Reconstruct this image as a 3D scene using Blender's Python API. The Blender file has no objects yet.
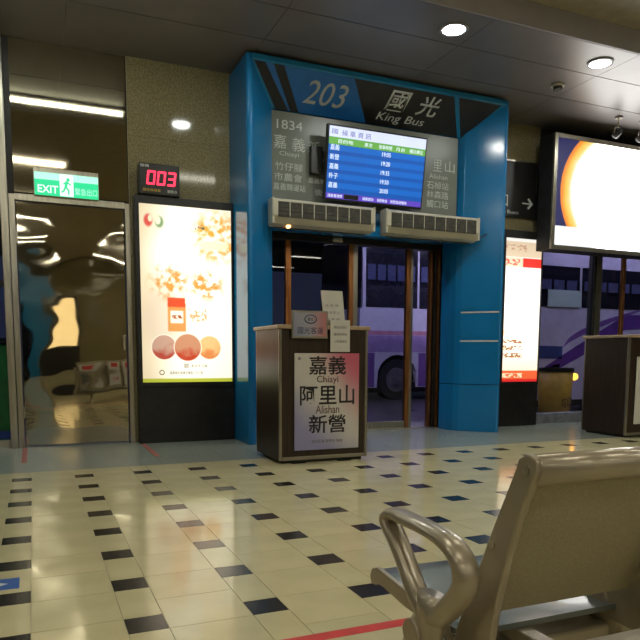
import bpy, bmesh, math, random
from mathutils import Vector, Matrix
random.seed(7)
PI = math.pi
S = bpy.context.scene
COL = S.collection

# ------------------------------------------------------------------ camera
F, PITCH, ROLL, YAW = 666.61, -0.1083, 0.0045, 0.4049
CAM = Vector((0.1847, -5.5775, 0.9634))
CXP, CYP = 320.0, 426.67
fw = Vector((math.sin(YAW)*math.cos(PITCH), math.cos(YAW)*math.cos(PITCH), math.sin(PITCH)))
rt0 = Vector((math.cos(YAW), -math.sin(YAW), 0)); up0 = rt0.cross(fw)
rt = rt0*math.cos(ROLL)+up0*math.sin(ROLL); up = -rt0*math.sin(ROLL)+up0*math.cos(ROLL)
cd = bpy.data.cameras.new('camera'); cam = bpy.data.objects.new('camera', cd); COL.objects.link(cam)
cd.sensor_width = 36; cd.lens = F/640*36; cd.shift_y = (CYP-320)/640; cd.clip_start = 0.05; cd.clip_end = 200
cam.matrix_world = Matrix(((rt.x, up.x, -fw.x, CAM.x), (rt.y, up.y, -fw.y, CAM.y), (rt.z, up.z, -fw.z, CAM.z), (0, 0, 0, 1)))
S.camera = cam
def proj(p):
    d = Vector(p)-CAM; z = d.dot(fw)
    if z < 0.05: return None
    return (CXP+F*d.dot(rt)/z, CYP-F*d.dot(up)/z)

# ------------------------------------------------------------------ world, exposure
w = bpy.data.worlds.new('night_sky'); S.world = w; w.use_nodes = True
bg = w.node_tree.nodes['Background']; bg.inputs[0].default_value = (0.05, 0.06, 0.12, 1); bg.inputs[1].default_value = 0.25
S.view_settings.view_transform = 'Standard'; S.view_settings.look = 'None'
S.view_settings.exposure = 0.35; S.view_settings.gamma = 1.0; S.view_settings.use_curve_mapping = False
L_DOWN = 130.0      # recessed downlights
L_FLUO = 12.5        # hall fluorescent panels
L_STRIP = 16.0      # fluorescent strip above the step in the ceiling
L_OUT = 125.0        # tubes added to light the bus bay

# ------------------------------------------------------------------ material helpers
class X:
    """a tiny wrapper to write shader maths as python expressions"""
    def __init__(s, nt, sock): s.nt = nt; s.s = sock
    def _m(s, op, *a, clamp=False):
        n = s.nt.nodes.new('ShaderNodeMath'); n.operation = op; n.use_clamp = clamp
        for i, v in enumerate((s,)+a):
            if isinstance(v, X): s.nt.links.new(v.s, n.inputs[i])
            else: n.inputs[i].default_value = v
        return X(s.nt, n.outputs[0])
    def __add__(s, o): return s._m('ADD', o)
    def __sub__(s, o): return s._m('SUBTRACT', o)
    def __mul__(s, o): return s._m('MULTIPLY', o)
    def __truediv__(s, o): return s._m('DIVIDE', o)
    def __neg__(s): return s._m('MULTIPLY', -1.0)
    def sqrt(s): return s._m('SQRT')
    def abs(s): return s._m('ABSOLUTE')
    def max(s, o): return s._m('MAXIMUM', o)
    def min(s, o): return s._m('MINIMUM', o)
    def inv(s): return s*-1.0+1.0
    def step(s, a, b):
        n = s.nt.nodes.new('ShaderNodeMapRange'); n.interpolation_type = 'SMOOTHSTEP'
        n.inputs['From Min'].default_value = a; n.inputs['From Max'].default_value = b
        s.nt.links.new(s.s, n.inputs['Value']); return X(s.nt, n.outputs[0])
def mixc(nt, fac, a, b):
    n = nt.nodes.new('ShaderNodeMix'); n.data_type = 'RGBA'
    nt.links.new(fac.s, n.inputs['Factor'])
    for k, v in ((6, a), (7, b)):
        if isinstance(v, tuple): n.inputs[k].default_value = (*v, 1)
        else: nt.links.new(v, n.inputs[k])
    return n.outputs[2]
def coords(nt):
    tc = nt.nodes.new('ShaderNodeTexCoord'); sp = nt.nodes.new('ShaderNodeSeparateXYZ')
    nt.links.new(tc.outputs['Object'], sp.inputs[0]); return [X(nt, sp.outputs[i]) for i in range(3)], tc.outputs['Object']
def noise(nt, vec, scale, detail=3, stretch=None):
    if stretch:
        mp = nt.nodes.new('ShaderNodeMapping'); mp.inputs['Scale'].default_value = stretch
        nt.links.new(vec, mp.inputs['Vector']); vec = mp.outputs[0]
    n = nt.nodes.new('ShaderNodeTexNoise'); n.inputs['Scale'].default_value = scale; n.inputs['Detail'].default_value = detail
    nt.links.new(vec, n.inputs['Vector']); return X(nt, n.outputs[0])
def new_mat(name):
    m = bpy.data.materials.new(name); m.use_nodes = True; return m, m.node_tree, m.node_tree.nodes['Principled BSDF']
def pm(name, col, rough=0.5, metal=0.0, var=0.12, scale=8.0, bump=0.0, bscale=None, stretch=None, spec=0.5, coat=0.0, rvar=0.0):
    m, nt, b = new_mat(name)
    _, vec = coords(nt)
    n = noise(nt, vec, scale, 4, stretch)
    c = mixc(nt, n.step(0.3, 0.7), tuple(x*(1-var) for x in col), tuple(min(1, x*(1+var)) for x in col))
    nt.links.new(c, b.inputs['Base Color'])
    b.inputs['Roughness'].default_value = rough; b.inputs['Metallic'].default_value = metal
    b.inputs['Specular IOR Level'].default_value = spec
    b.inputs['Coat Weight'].default_value = coat
    if rvar:
        rn = noise(nt, vec, scale*0.6, 3, stretch); nt.links.new((rn*rvar+(rough-rvar/2)).s, b.inputs['Roughness'])
    if bump:
        bn = noise(nt, vec, bscale or scale*4, 3, stretch)
        bp = nt.nodes.new('ShaderNodeBump'); bp.inputs['Strength'].default_value = bump; bp.inputs['Distance'].default_value = 0.02
        nt.links.new(bn.s, bp.inputs['Height']); nt.links.new(bp.outputs[0], b.inputs['Normal'])
    return m
def em(name, col, strength):
    m, nt, b = new_mat(name)
    b.inputs['Base Color'].default_value = (0.02, 0.02, 0.02, 1); b.inputs['Roughness'].default_value = 0.3
    _, vec = coords(nt); n = noise(nt, vec, 3, 2)
    c = mixc(nt, n.step(0.2, 0.8), tuple(x*0.95 for x in col), tuple(min(1, x*1.03) for x in col))
    nt.links.new(c, b.inputs['Emission Color']); b.inputs['Emission Strength'].default_value = strength
    return m
def glass_mat(name, tint, refl=1.5):
    m = bpy.data.materials.new(name); m.use_nodes = True; nt = m.node_tree; nt.nodes.clear()
    out = nt.nodes.new('ShaderNodeOutputMaterial'); mx = nt.nodes.new('ShaderNodeMixShader')
    tr = nt.nodes.new('ShaderNodeBsdfTransparent'); gl = nt.nodes.new('ShaderNodeBsdfGlossy'); fr = nt.nodes.new('ShaderNodeFresnel')
    fr.inputs[0].default_value = refl; gl.inputs['Roughness'].default_value = 0.01
    _, vec = coords(nt); n = noise(nt, vec, 2, 2)
    nt.links.new(mixc(nt, n.step(0.3, 0.7), tint, tuple(t*0.96 for t in tint)), tr.inputs[0])
    ge = nt.nodes.new('ShaderNodeNewGeometry'); nt.links.new((X(nt, fr.outputs[0])*X(nt, ge.outputs['Backfacing']).inv()).s, mx.inputs[0]); nt.links.new(tr.outputs[0], mx.inputs[1]); nt.links.new(gl.outputs[0], mx.inputs[2])
    nt.links.new(mx.outputs[0], out.inputs[0]); return m
def steel_mat(name, col, rough, amp, scale, stretch):
    m, nt, b = new_mat(name); _, vec = coords(nt)
    b.inputs['Metallic'].default_value = 1.0
    sm = noise(nt, vec, 1.6, 5)
    nt.links.new(mixc(nt, sm.step(0.25, 0.75), tuple(c*0.82 for c in col), col), b.inputs['Base Color'])
    nt.links.new((noise(nt, vec, 5, 3)*0.03+rough).s, b.inputs['Roughness'])
    bn = noise(nt, vec, scale, 1, stretch)
    bp = nt.nodes.new('ShaderNodeBump'); bp.inputs['Strength'].default_value = 1.0; bp.inputs['Distance'].default_value = amp
    nt.links.new(bn.s, bp.inputs['Height']); nt.links.new(bp.outputs[0], b.inputs['Normal'])
    return m

M = {}
M['tile'] = pm('cream_tile', (0.60, 0.535, 0.315), 0.11, var=0.05, scale=3, bump=0.02, bscale=14, rvar=0.06)
M['tile_b'] = pm('cream_tile_warm', (0.615, 0.545, 0.32), 0.10, var=0.05, scale=4, bump=0.02, bscale=12, rvar=0.06)
M['tile_c'] = pm('cream_tile_grey', (0.585, 0.525, 0.31), 0.12, var=0.05, scale=5, bump=0.02, bscale=13, rvar=0.06)
M['black_tile'] = pm('black_tile', (0.018, 0.016, 0.016), 0.2, var=0.25, scale=20, bump=0.02, rvar=0.06)
M['grout'] = pm('tile_grout', (0.47, 0.425, 0.29), 0.8, var=0.1, scale=30)
M['slab'] = pm('grey_granite', (0.27, 0.30, 0.26), 0.22, var=0.3, scale=120, rvar=0.08)
M['granite'] = pm('brown_granite', (0.25, 0.212, 0.115), 0.07, var=0.30, scale=70, rvar=0.02)
M['ceil'] = pm('ceiling_panel', (0.165, 0.148, 0.148), 0.38, var=0.12, scale=1.2)
M['ceil_seam'] = pm('ceiling_seam', (0.34, 0.32, 0.31), 0.4, var=0.1)
M['ceil_hi'] = pm('upper_ceiling', (0.30, 0.26, 0.19), 0.7, var=0.1)
M['fascia'] = pm('fascia_grey', (0.33, 0.31, 0.33), 0.5, var=0.08, scale=2)
M['steel_wall'] = steel_mat('mirror_steel', (0.40, 0.355, 0.25), 0.03, 0.006, 1.1, (0.35, 1, 1.0))
M['steel_door'] = steel_mat('wavy_mirror_steel', (0.50, 0.45, 0.34), 0.015, 0.009, 2.2, (0.7, 1, 1.0))
M['steel'] = pm('satin_steel', (0.48, 0.45, 0.37), 0.28, 1.0, 0.15, 6, stretch=(6, 6, 0.5))
M['orange_metal'] = pm('orange_glow_metal', (0.42, 0.17, 0.06), 0.3, 0.9, 0.3, 5, stretch=(5, 5, 0.6))  # orange reflection on the door posts, put into the metal's base colour
M['dark_metal'] = pm('dark_metal', (0.03, 0.028, 0.026), 0.4, 0.5, 0.2)
M['black'] = pm('black_paint', (0.014, 0.013, 0.012), 0.35, var=0.3, scale=10)
M['black_matte'] = pm('black_matte', (0.012, 0.012, 0.013), 0.7, var=0.3)
M['blue'] = pm('blue_lacquer', (0.010, 0.175, 0.41), 0.15, var=0.07, scale=1.5, rvar=0.03)
M['blue_rim'] = pm('blue_trim', (0.012, 0.19, 0.40), 0.22, var=0.08)
M['blue_hdr'] = pm('blue_sign', (0.012, 0.13, 0.40), 0.4, var=0.08)
M['sign_black'] = pm('sign_black', (0.012, 0.011, 0.011), 0.38, var=0.2)
M['sign_grey'] = pm('sign_greygreen', (0.165, 0.175, 0.145), 0.3, var=0.08, scale=2)
M['letter'] = pm('letter_white', (0.62, 0.64, 0.60), 0.4, var=0.05)
M['letter_mid'] = pm('letter_silver', (0.40, 0.42, 0.40), 0.4, var=0.08)
M['letter_dim'] = pm('letter_grey', (0.58, 0.60, 0.55), 0.4, var=0.1)
M['ivory'] = pm('ivory_plastic', (0.52, 0.48, 0.37), 0.4, var=0.08, scale=5)
M['grille'] = pm('vent_dark', (0.05, 0.046, 0.034), 0.6, var=0.25, scale=20)
M['wood'] = pm('dark_walnut', (0.034, 0.021, 0.014), 0.34, var=0.28, scale=5, stretch=(10, 10, 0.6), rvar=0.1, spec=0.35)
M['alu'] = pm('aluminium_edge', (0.33, 0.30, 0.24), 0.3, 0.8, 0.1, 6)
M['top_edge'] = pm('counter_top', (0.42, 0.30, 0.19), 0.3, var=0.1)
M['paper'] = pm('paper_white', (0.62, 0.60, 0.54), 0.6, var=0.04)
M['ink'] = pm('black_ink', (0.012, 0.010, 0.012), 0.6, var=0.1)
M['ink_brown'] = pm('brown_ink', (0.12, 0.05, 0.05), 0.6, var=0.1)
M['ink_blue'] = pm('navy_ink', (0.03, 0.035, 0.10), 0.6, var=0.1)
M['ink_grey'] = pm('grey_ink', (0.22, 0.21, 0.22), 0.6, var=0.1)
M['red'] = pm('red_tape', (0.62, 0.035, 0.025), 0.45, var=0.12, scale=14)
M['red_worn'] = pm('worn_red_tape', (0.36, 0.12, 0.10), 0.5, var=0.3, scale=30)
M['blue_tape'] = pm('blue_sticker', (0.01, 0.09, 0.38), 0.4, var=0.1)
M['chair'] = pm('champagne_paint', (0.345, 0.29, 0.205), 0.30, 0.40, 0.08, 4, coat=0.3)
M['chair_back'] = pm('champagne_textured', (0.335, 0.288, 0.18), 0.42, 0.15, 0.10, 220, bump=0.25, bscale=260)
M['seat'] = pm('seat_steel', (0.13, 0.145, 0.135), 0.30, 0.3, 0.10, 6, coat=0.2)
M['beam'] = pm('pale_beam', (0.55, 0.51, 0.45), 0.35, 0.2, 0.06)
M['asphalt'] = pm('wet_asphalt', (0.055, 0.05, 0.065), 0.3, var=0.3, scale=6, rvar=0.15)
M['kerb'] = pm('kerb_concrete', (0.20, 0.20, 0.22), 0.7, var=0.2, scale=10)
M['bus_white'] = pm('bus_white', (0.58, 0.56, 0.68), 0.3, var=0.05, coat=0.4)
M['bus_purple'] = pm('bus_purple', (0.12, 0.045, 0.26), 0.3, var=0.1, coat=0.4)
M['bus_violet'] = pm('bus_violet', (0.20, 0.10, 0.34), 0.3, var=0.1, coat=0.4)
M['bus_lilac'] = pm('bus_lilac', (0.36, 0.26, 0.50), 0.3, var=0.1, coat=0.4)
M['bus_blue'] = pm('bus_navy', (0.05, 0.08, 0.24), 0.3, var=0.1, coat=0.4)
M['bus_pink'] = pm('bus_pink', (0.50, 0.22, 0.30), 0.3, var=0.1)
M['bus_glass'] = pm('bus_glass', (0.010, 0.011, 0.020), 0.08, var=0.2)
M['rubber'] = pm('rubber', (0.012, 0.012, 0.013), 0.7, var=0.2)
M['hub'] = pm('wheel_hub', (0.20, 0.19, 0.20), 0.45, 0.5, 0.2)
M['curtain'] = pm('curtain_blue', (0.045, 0.055, 0.14), 0.8, var=0.5, scale=14, stretch=(6, 1, 1))
M['mint'] = pm('mint_sheet', (0.50, 0.66, 0.58), 0.6, var=0.05)
M['yellow'] = pm('yellow_plastic', (0.50, 0.30, 0.03), 0.45, var=0.12)
M['green'] = pm('green_plastic', (0.02, 0.28, 0.05), 0.4, var=0.15)
M['concrete'] = pm('dark_concrete', (0.06, 0.06, 0.065), 0.8, var=0.2)
M['glass'] = glass_mat('door_glass', (0.80, 0.82, 0.86), 1.5)
M['glass_grey'] = glass_mat('shopfront_glass', (0.86, 0.87, 0.92), 1.45)
M['lamp_down'] = em('downlight_glow', (0.93, 1.0, 0.92), L_DOWN)
M['lamp_fluo'] = em('fluorescent_glow', (1.0, 0.95, 0.80), L_FLUO)
M['lamp_strip'] = em('fluorescent_strip_glow', (0.92, 1.0, 0.88), L_STRIP)
M['lamp_out'] = em('added_bay_tube_glow', (0.66, 0.62, 1.0), L_OUT)
M['amber'] = em('amber_lamp', (1.0, 0.42, 0.04), 4.0)
M['warm_led'] = em('indicator_orange', (1.0, 0.45, 0.15), 5.0)
M['exit_green'] = em('exit_green_glow', (0.01, 0.50, 0.20), 1.3)
M['exit_pale'] = em('exit_pale_glow', (0.45, 1.0, 0.72), 1.0)
M['exit_white'] = em('exit_white_glow', (0.70, 0.95, 0.82), 1.1)
M['led_red'] = em('led_red', (1.0, 0.02, 0.06), 2.6)
M['led_dim'] = em('led_amber_text', (0.45, 0.28, 0.02), 0.5)
M['scr_blue'] = em('screen_blue', (0.001, 0.075, 0.36), 1.0)
M['scr_blue2'] = em('screen_blue_light', (0.002, 0.115, 0.48), 1.0)
M['scr_white'] = em('screen_white', (0.66, 0.72, 1.0), 0.95)
M['scr_green'] = em('screen_green', (0.14, 0.42, 0.07), 0.85)
M['scr_violet'] = em('screen_violet', (0.12, 0.06, 0.55), 0.8)
M['scr_text'] = em('screen_text', (0.80, 0.90, 1.0), 1.0)
M['scr_ink'] = em('screen_ink', (0.10, 0.12, 0.40), 0.6)

# ------------------------------------------------------------------ geometry helpers
def root_loc(o):
    v = Vector((0, 0, 0))
    while o: v += o.location; o = o.parent
    return v
def link(name, me, mat, parent=None, smooth=False):
    o = bpy.data.objects.new(name, me); COL.objects.link(o)
    if mat: me.materials.append(M[mat] if isinstance(mat, str) else mat)
    if smooth:
        for p in me.polygons: p.use_smooth = True
    if parent:
        off = root_loc(parent); o.parent = parent
    else:
        vs = [v.co for v in me.vertices]
        lo = Vector([min(v[i] for v in vs) for i in range(3)]); hi = Vector([max(v[i] for v in vs) for i in range(3)])
        off = Vector(((lo.x+hi.x)/2, (lo.y+hi.y)/2, lo.z)); o.location = off
    me.transform(Matrix.Translation(-off)); return o
def from_bm(name, bm, mat, parent=None, smooth=False):
    me = bpy.data.meshes.new(name); bmesh.ops.recalc_face_normals(bm, faces=bm.faces); bm.to_mesh(me); bm.free()
    return link(name, me, mat, parent, smooth)
def bm_box(bm, x0, x1, y0, y1, z0, z1):
    vs = [bm.verts.new(p) for p in ((x0,y0,z0),(x1,y0,z0),(x1,y1,z0),(x0,y1,z0),(x0,y0,z1),(x1,y0,z1),(x1,y1,z1),(x0,y1,z1))]
    for f in ((0,3,2,1),(4,5,6,7),(0,1,5,4),(1,2,6,5),(2,3,7,6),(3,0,4,7)): bm.faces.new([vs[i] for i in f])
def bevel(bm, w, seg=2):
    if w: bmesh.ops.bevel(bm, geom=list(bm.edges), offset=w, segments=seg, affect='EDGES', profile=0.5)
def box(name, x0, x1, y0, y1, z0, z1, mat, parent=None, bev=0.0, seg=2):
    bm = bmesh.new(); bm_box(bm, x0, x1, y0, y1, z0, z1); bevel(bm, bev, seg)
    return from_bm(name, bm, mat, parent)
def prism(name, pts, axis, a, b, mat, parent=None, bev=0.0, smooth=False):
    """polygon pts in the two other axes, extruded along axis from a to b"""
    def P(p, t):
        return {'x': (t, p[0], p[1]), 'y': (p[0], t, p[1]), 'z': (p[0], p[1], t)}[axis]
    bm = bmesh.new(); A = [bm.verts.new(P(p, a)) for p in pts]; B = [bm.verts.new(P(p, b)) for p in pts]
    bm.faces.new(A); bm.faces.new(B[::-1]); n = len(pts)
    for i in range(n): bm.faces.new((A[i], B[i], B[(i+1) % n], A[(i+1) % n]))
    bmesh.ops.recalc_face_normals(bm, faces=bm.faces)
    if bev: bevel(bm, bev)
    return from_bm(name, bm, mat, parent, smooth)
def slab_poly(name, pts, thick, mat, parent=None, bev=0.0):
    """planar 3d polygon given a thickness along its normal (to the back)"""
    pts = [Vector(p) for p in pts]; n = (pts[1]-pts[0]).cross(pts[2]-pts[0]).normalized()*thick
    bm = bmesh.new(); A = [bm.verts.new(p) for p in pts]; B = [bm.verts.new(p-n) for p in pts]
    bm.faces.new(A); bm.faces.new(B[::-1]); k = len(pts)
    for i in range(k): bm.faces.new((A[i], B[i], B[(i+1) % k], A[(i+1) % k]))
    bmesh.ops.recalc_face_normals(bm, faces=bm.faces)
    if bev: bevel(bm, bev)
    return from_bm(name, bm, mat, parent)
def disc(name, c, r, axis, a, b, mat, parent=None, n=32, rx=None, bev=0.0):
    pts = [(c[0]+(rx or r)*math.cos(2*PI*i/n), c[1]+r*math.sin(2*PI*i/n)) for i in range(n)]
    return prism(name, pts, axis, a, b, mat, parent, bev)
def ring(name, c, r0, r1, axis, a, b, mat, parent=None, n=36):
    def P(p, t): return {'x': (t, p[0], p[1]), 'y': (p[0], t, p[1]), 'z': (p[0], p[1], t)}[axis]
    bm = bmesh.new(); R = []
    for i in range(n):
        cs, sn = math.cos(2*PI*i/n), math.sin(2*PI*i/n)
        R.append([bm.verts.new(P((c[0]+r*cs, c[1]+r*sn), t)) for r, t in ((r0, a), (r1, a), (r1, b), (r0, b))])
    for i in range(n):
        j = (i+1) % n
        for k in range(4): bm.faces.new((R[i][k], R[i][(k+1) % 4], R[j][(k+1) % 4], R[j][k]))
    return from_bm(name, bm, mat, parent)
def sweep(name, path, rad, mat, parent=None, n=12, closed=False, rads=None, squash=None):
    """round tube along a list of points; rads gives (ra, rb) per point: ra across X, rb in the plane"""
    pts = [Vector(p) for p in path]; m = len(pts); bm = bmesh.new(); rings = []
    prevN = None
    for i, p in enumerate(pts):
        if closed: t = pts[(i+1) % m]-pts[i-1]
        else: t = pts[min(i+1, m-1)]-pts[max(i-1, 0)]
        t.normalize()
        if squash: a = Vector(squash)
        else:
            a = prevN if prevN else (Vector((0, 0, 1)) if abs(t.z) < 0.9 else Vector((1, 0, 0)))
            a = (a-t*a.dot(t)).normalized(); prevN = a
        b = t.cross(a).normalized(); ra, rb = rads[i] if rads else (rad, rad)
        rings.append([bm.verts.new(p+a*ra*math.cos(2*PI*k/n)+b*rb*math.sin(2*PI*k/n)) for k in range(n)])
    for i in range(m if closed else m-1):
        A, B = rings[i], rings[(i+1) % m]
        for k in range(n): bm.faces.new((A[k], A[(k+1) % n], B[(k+1) % n], B[k]))
    if not closed:
        bm.faces.new(rings[0][::-1]); bm.faces.new(rings[-1])
    return from_bm(name, bm, mat, parent, True)
def thing(name, label, cat, loc=(0, 0, 0), group=None):
    o = bpy.data.objects.new(name, None); COL.objects.link(o); o.location = loc; o.empty_display_size = 0.1
    return tag(o, label, cat, group)
def tag(o, label=None, cat=None, group=None, kind=None):
    for k, v in (('label', label), ('category', cat), ('group', group), ('kind', kind)):
        if v: o[k] = v
    return o
def struct(o, label=None): return tag(o, label, None, None, 'structure')
def text(name, body, height, origin, right, upv, mat, parent, width=None, shear=0.0, align='CENTER', off=0.004, bold=0.0, depth=0.002):
    """flat lettering: origin = centre (or left) of the baseline box, right/upv = world directions"""
    cu = bpy.data.curves.new(name, 'FONT'); cu.body = body; cu.size = 1.0; cu.shear = shear; cu.offset = bold; cu.resolution_u = 3
    t = bpy.data.objects.new(name, cu); COL.objects.link(t); bpy.context.view_layer.update()
    me = bpy.data.meshes.new_from_object(t.evaluated_get(bpy.context.evaluated_depsgraph_get()))
    bpy.data.objects.remove(t); bpy.data.curves.remove(cu)
    if not me.vertices: return None
    xs = [v.co.x for v in me.vertices]; ys = [v.co.y for v in me.vertices]
    x0, x1, y0, y1 = min(xs), max(xs), min(ys), max(ys)
    sy = height/(y1-y0); sx = (width/(x1-x0)) if width else sy
    r = Vector(right).normalized(); u = Vector(upv).normalized(); n = r.cross(u).normalized(); o = Vector(origin)+n*off
    ax = {'CENTER': (x0+x1)/2, 'LEFT': x0, 'RIGHT': x1}[align]
    for v in me.vertices:
        q = o+r*((v.co.x-ax)*sx)+u*((v.co.y-(y0+y1)/2)*sy); v.co = q
    me.update()
    bm = bmesh.new(); bm.from_mesh(me); bmesh.ops.remove_doubles(bm, verts=bm.verts, dist=1e-6)
    # give the lettering a real thickness towards its board
    ret = bmesh.ops.extrude_face_region(bm, geom=list(bm.faces)); nv = [e for e in ret['geom'] if isinstance(e, bmesh.types.BMVert)]
    bmesh.ops.translate(bm, verts=nv, vec=-n*depth)
    me2 = bpy.data.meshes.new(name); bmesh.ops.recalc_face_normals(bm, faces=bm.faces); bm.to_mesh(me2); bm.free(); bpy.data.meshes.remove(me)
    return link(name, me2, mat, parent)
EX, EZ = (1, 0, 0), (0, 0, 1)

# ------------------------------------------------------------------ floor with its tiles
P, B = 0.45, 0.1407
YB = 0.25      # where the granite border begins
floor = struct(box('floor', -8, 16, -16.3, 1.98, -0.14, -0.004, 'grout'), 'cream tiled hall floor with small black insets and grey border')
cells = {}
def tile_mesh(key, wx, wy, mat):
    if key not in cells:
        bm = bmesh.new(); g = 0.0014
        bm_box(bm, -wx/2+g, wx/2-g, -wy/2+g, wy/2-g, -0.004, 0.0)
        me = bpy.data.meshes.new(key); bm.to_mesh(me); bm.free(); me.materials.append(M[mat]); cells[key] = me
    return cells[key]
tiles = {'floor_tile': [], 'inset_tile': [], 'strip_tile': []}
for c in range(-18, 36):
    xs0, xs1, xw1 = c*P, c*P+B, (c+1)*P
    ph = 0 if c % 2 == 0 else 1
    for r in range(-1, 36):
        y = -r*P
        if r >= 0: tiles['inset_tile'].append((xs0, xs1, y-B, y, 'black_tile'))
        y1, y0 = y-B, -(r+1)*P
        if r < 0: y1, y0 = YB, 0.0
        tiles['strip_tile'].append((xs0, xs1, y0, y1, random.choice(('tile', 'tile_b', 'tile_c'))))
    r = -1 if ph == 0 else 0
    # joints of the wide column: top of every other row, then two tiles and one closing tile
    js = []
    rr = r-2
    while rr < 37:
        t = -rr*P; js += [t, t-0.295, t-0.5907]; rr += 2
    js = sorted({round(j, 4) for j in js if j < YB-0.05}, reverse=True); js = [YB]+js
    for a, b in zip(js[:-1], js[1:]):
        tiles['floor_tile'].append((xs1, xw1, b, a, random.choice(('tile', 'tile_b', 'tile_c'))))
rest = {}
for kind, lst in tiles.items():
    vis = []
    for t in lst:
        cx, cy = (t[0]+t[1])/2, (t[2]+t[3])/2; q = proj((cx, cy, 0))
        if q and -40 < q[0] < 680 and 440 < q[1] < 690:
            vis.append(((Vector((cx, cy, 0))-CAM).length, t))
        else: rest.setdefault(t[4], []).append(t)
    vis.sort(key=lambda k: k[0])
    for i, (d, t) in enumerate(vis):
        if i >= 300: rest.setdefault(t[4], []).append(t); continue
        key = '%s_%s_%.3f' % (kind, t[4], t[3]-t[2])
        o = bpy.data.objects.new(kind, tile_mesh(key, t[1]-t[0], t[3]-t[2], t[4])); COL.objects.link(o); o.parent = floor
        o.location = Vector(((t[0]+t[1])/2, (t[2]+t[3])/2, 0))-floor.location
for mname, lst in rest.items():
    bm = bmesh.new()
    for t in lst: bm_box(bm, t[0]+0.0014, t[1]-0.0014, t[2]+0.0014, t[3]-0.0014, -0.004, 0)
    tag(from_bm('floor_tile_field', bm, mname, floor), kind='stuff')
bx0 = -1.2
while bx0 < 15.5:
    for y0, y1 in ((YB, 0.85), (0.85, 1.45), (1.45, 1.975)):
        o = box('border_slab', bx0+0.001, bx0+0.599, y0+0.001, y1-0.001, -0.004, 0.0, 'slab', floor)
    bx0 += 0.6

# ------------------------------------------------------------------ ceiling
ZC = 4.0
ceiling = struct(box('ceiling', -3, 14, -0.29, 2.05, ZC+0.012, ZC+0.10, 'ceil_seam'), 'low ceiling of long dark metal panels')
seams = [-0.29, 0.285, 0.93, 1.86]
for y0, y1 in zip(seams[:-1], seams[1:]):
    x = 2.37-1.8*3
    while x < 13.6:
        box('ceiling_panel', x+0.003, x+1.797, y0+0.006, y1-0.006, ZC, ZC+0.012, 'ceil', ceiling); x += 1.8
struct(box('trim_1', -3, 14, -0.31, -0.29, ZC, ZC+0.215, 'fascia'), 'grey upright band where the ceiling steps up')
struct(box('ceiling_upper', -8, 16, -16.3, -0.312, ZC+0.215, ZC+0.32, 'ceil_hi'), 'dark upper ceiling of the waiting hall')

# ------------------------------------------------------------------ walls
W = 1.85
struct(box('wall_stone_left', 1.175, 2.60, W, W+0.2, 0, ZC, 'grout'), 'polished brown granite wall above the noodle light box')
wl = bpy.data.objects['wall_stone_left']
for z0, z1 in ((0, 1.3), (1.3, 2.6), (2.6, 3.22), (3.22, ZC)):
    box('stone_panel', 1.178, 2.60, W-0.012, W, z0+0.0015, z1-0.0015, 'granite', wl)
ws = struct(box('wall_steel', -0.02, 1.175, W+0.02, W+0.2, 2.53, ZC, 'dark_metal'), 'mirror polished steel wall panel above the steel door')
box('steel_panel', 0.075, 1.165, W, W+0.02, 2.545, ZC-0.005, 'steel_wall', ws)
wr = struct(box('wall_stone_right', 5.30, 6.57, W, W+0.2, 0, ZC, 'grout'), 'polished brown granite wall right of the blue gateway')
for z0, z1 in ((0, 1.3), (1.3, 2.6), (2.6, ZC)):
    box('stone_panel', 5.30, 6.568, W-0.012, W, z0+0.0015, z1-0.0015, 'granite', wr)
struct(box('wall_header_right', 6.57, 14, W, W+0.2, 2.62, ZC, 'black_matte'), 'dark wall above the shopfront glazing')
struct(box('wall_header_left', -6, -0.06, W, W+0.2, 2.75, ZC, 'black_matte'), 'dark wall above the glazing beside the steel door')
struct(box('wall_right', 14.0, 14.2, -16.3, 2.05, -0.14, ZC+0.32, 'concrete'), 'plain side wall of the hall, right end')
struct(box('wall_left', -8.2, -8.0, -16.3, 2.05, -0.14, ZC+0.32, 'concrete'), 'plain side wall of the hall, left end')
struct(box('wall_back', -8, 14, -16.5, -16.3, -0.14, ZC+0.32, 'granite'), 'far wall of the hall opposite the gateway')

# steel door
d1 = struct(bpy.data.objects.new('door_1', None), 'mirror polished steel door reflecting the waiting hall'); COL.objects.link(d1); d1.location = (0.6, W, 0)
box('door_leaf', 0.085, 1.115, W+0.005, W+0.05, 0.012, 2.455, 'steel_door', d1, 0.004)
box('door_frame', 0.02, 0.075, W-0.02, W+0.08, 0, 2.52, 'steel', d1, 0.003)
box('door_frame', 1.125, 1.172, W-0.02, W+0.08, 0, 2.52, 'steel', d1, 0.003)
box('door_frame', 0.075, 1.125, W-0.015, W+0.08, 2.465, 2.53, 'steel', d1, 0.003)
box('hinge', 0.075, 0.09, W-0.012, W+0.004, 0.3, 0.42, 'steel', d1, 0.002)
box('hinge', 0.075, 0.09, W-0.012, W+0.004, 2.05, 2.17, 'steel', d1, 0.002)
box('lock_plate', 1.075, 1.10, W-0.002, W+0.005, 1.0, 1.16, 'steel', d1, 0.002)
struct(box('trim_2', -0.055, 0.015, W-0.05, W+0.1, 0, ZC, 'steel', None, 0.004), 'satin steel post at the left edge of the door')
# glazing left of the post
wn = struct(bpy.data.objects.new('window_1', None), 'dark glazing left of the steel door'); COL.objects.link(wn); wn.location = (-1.0, W, 0)
box('pane', -1.8, -0.06, W+0.04, W+0.05, 0.08, 2.70, 'glass_grey', wn)
box('window_frame', -1.8, -0.06, W, W+0.1, 0, 0.08, 'steel', wn)
box('window_frame', -1.8, -0.06, W, W+0.1, 2.70, 2.75, 'steel', wn)
box('window_frame', -1.88, -1.8, W, W+0.1, 0, 2.75, 'steel', wn)
box('window_frame', -0.9, -0.06, W+0.02, W+0.08, 1.62, 1.68, 'dark_metal', wn)

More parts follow.
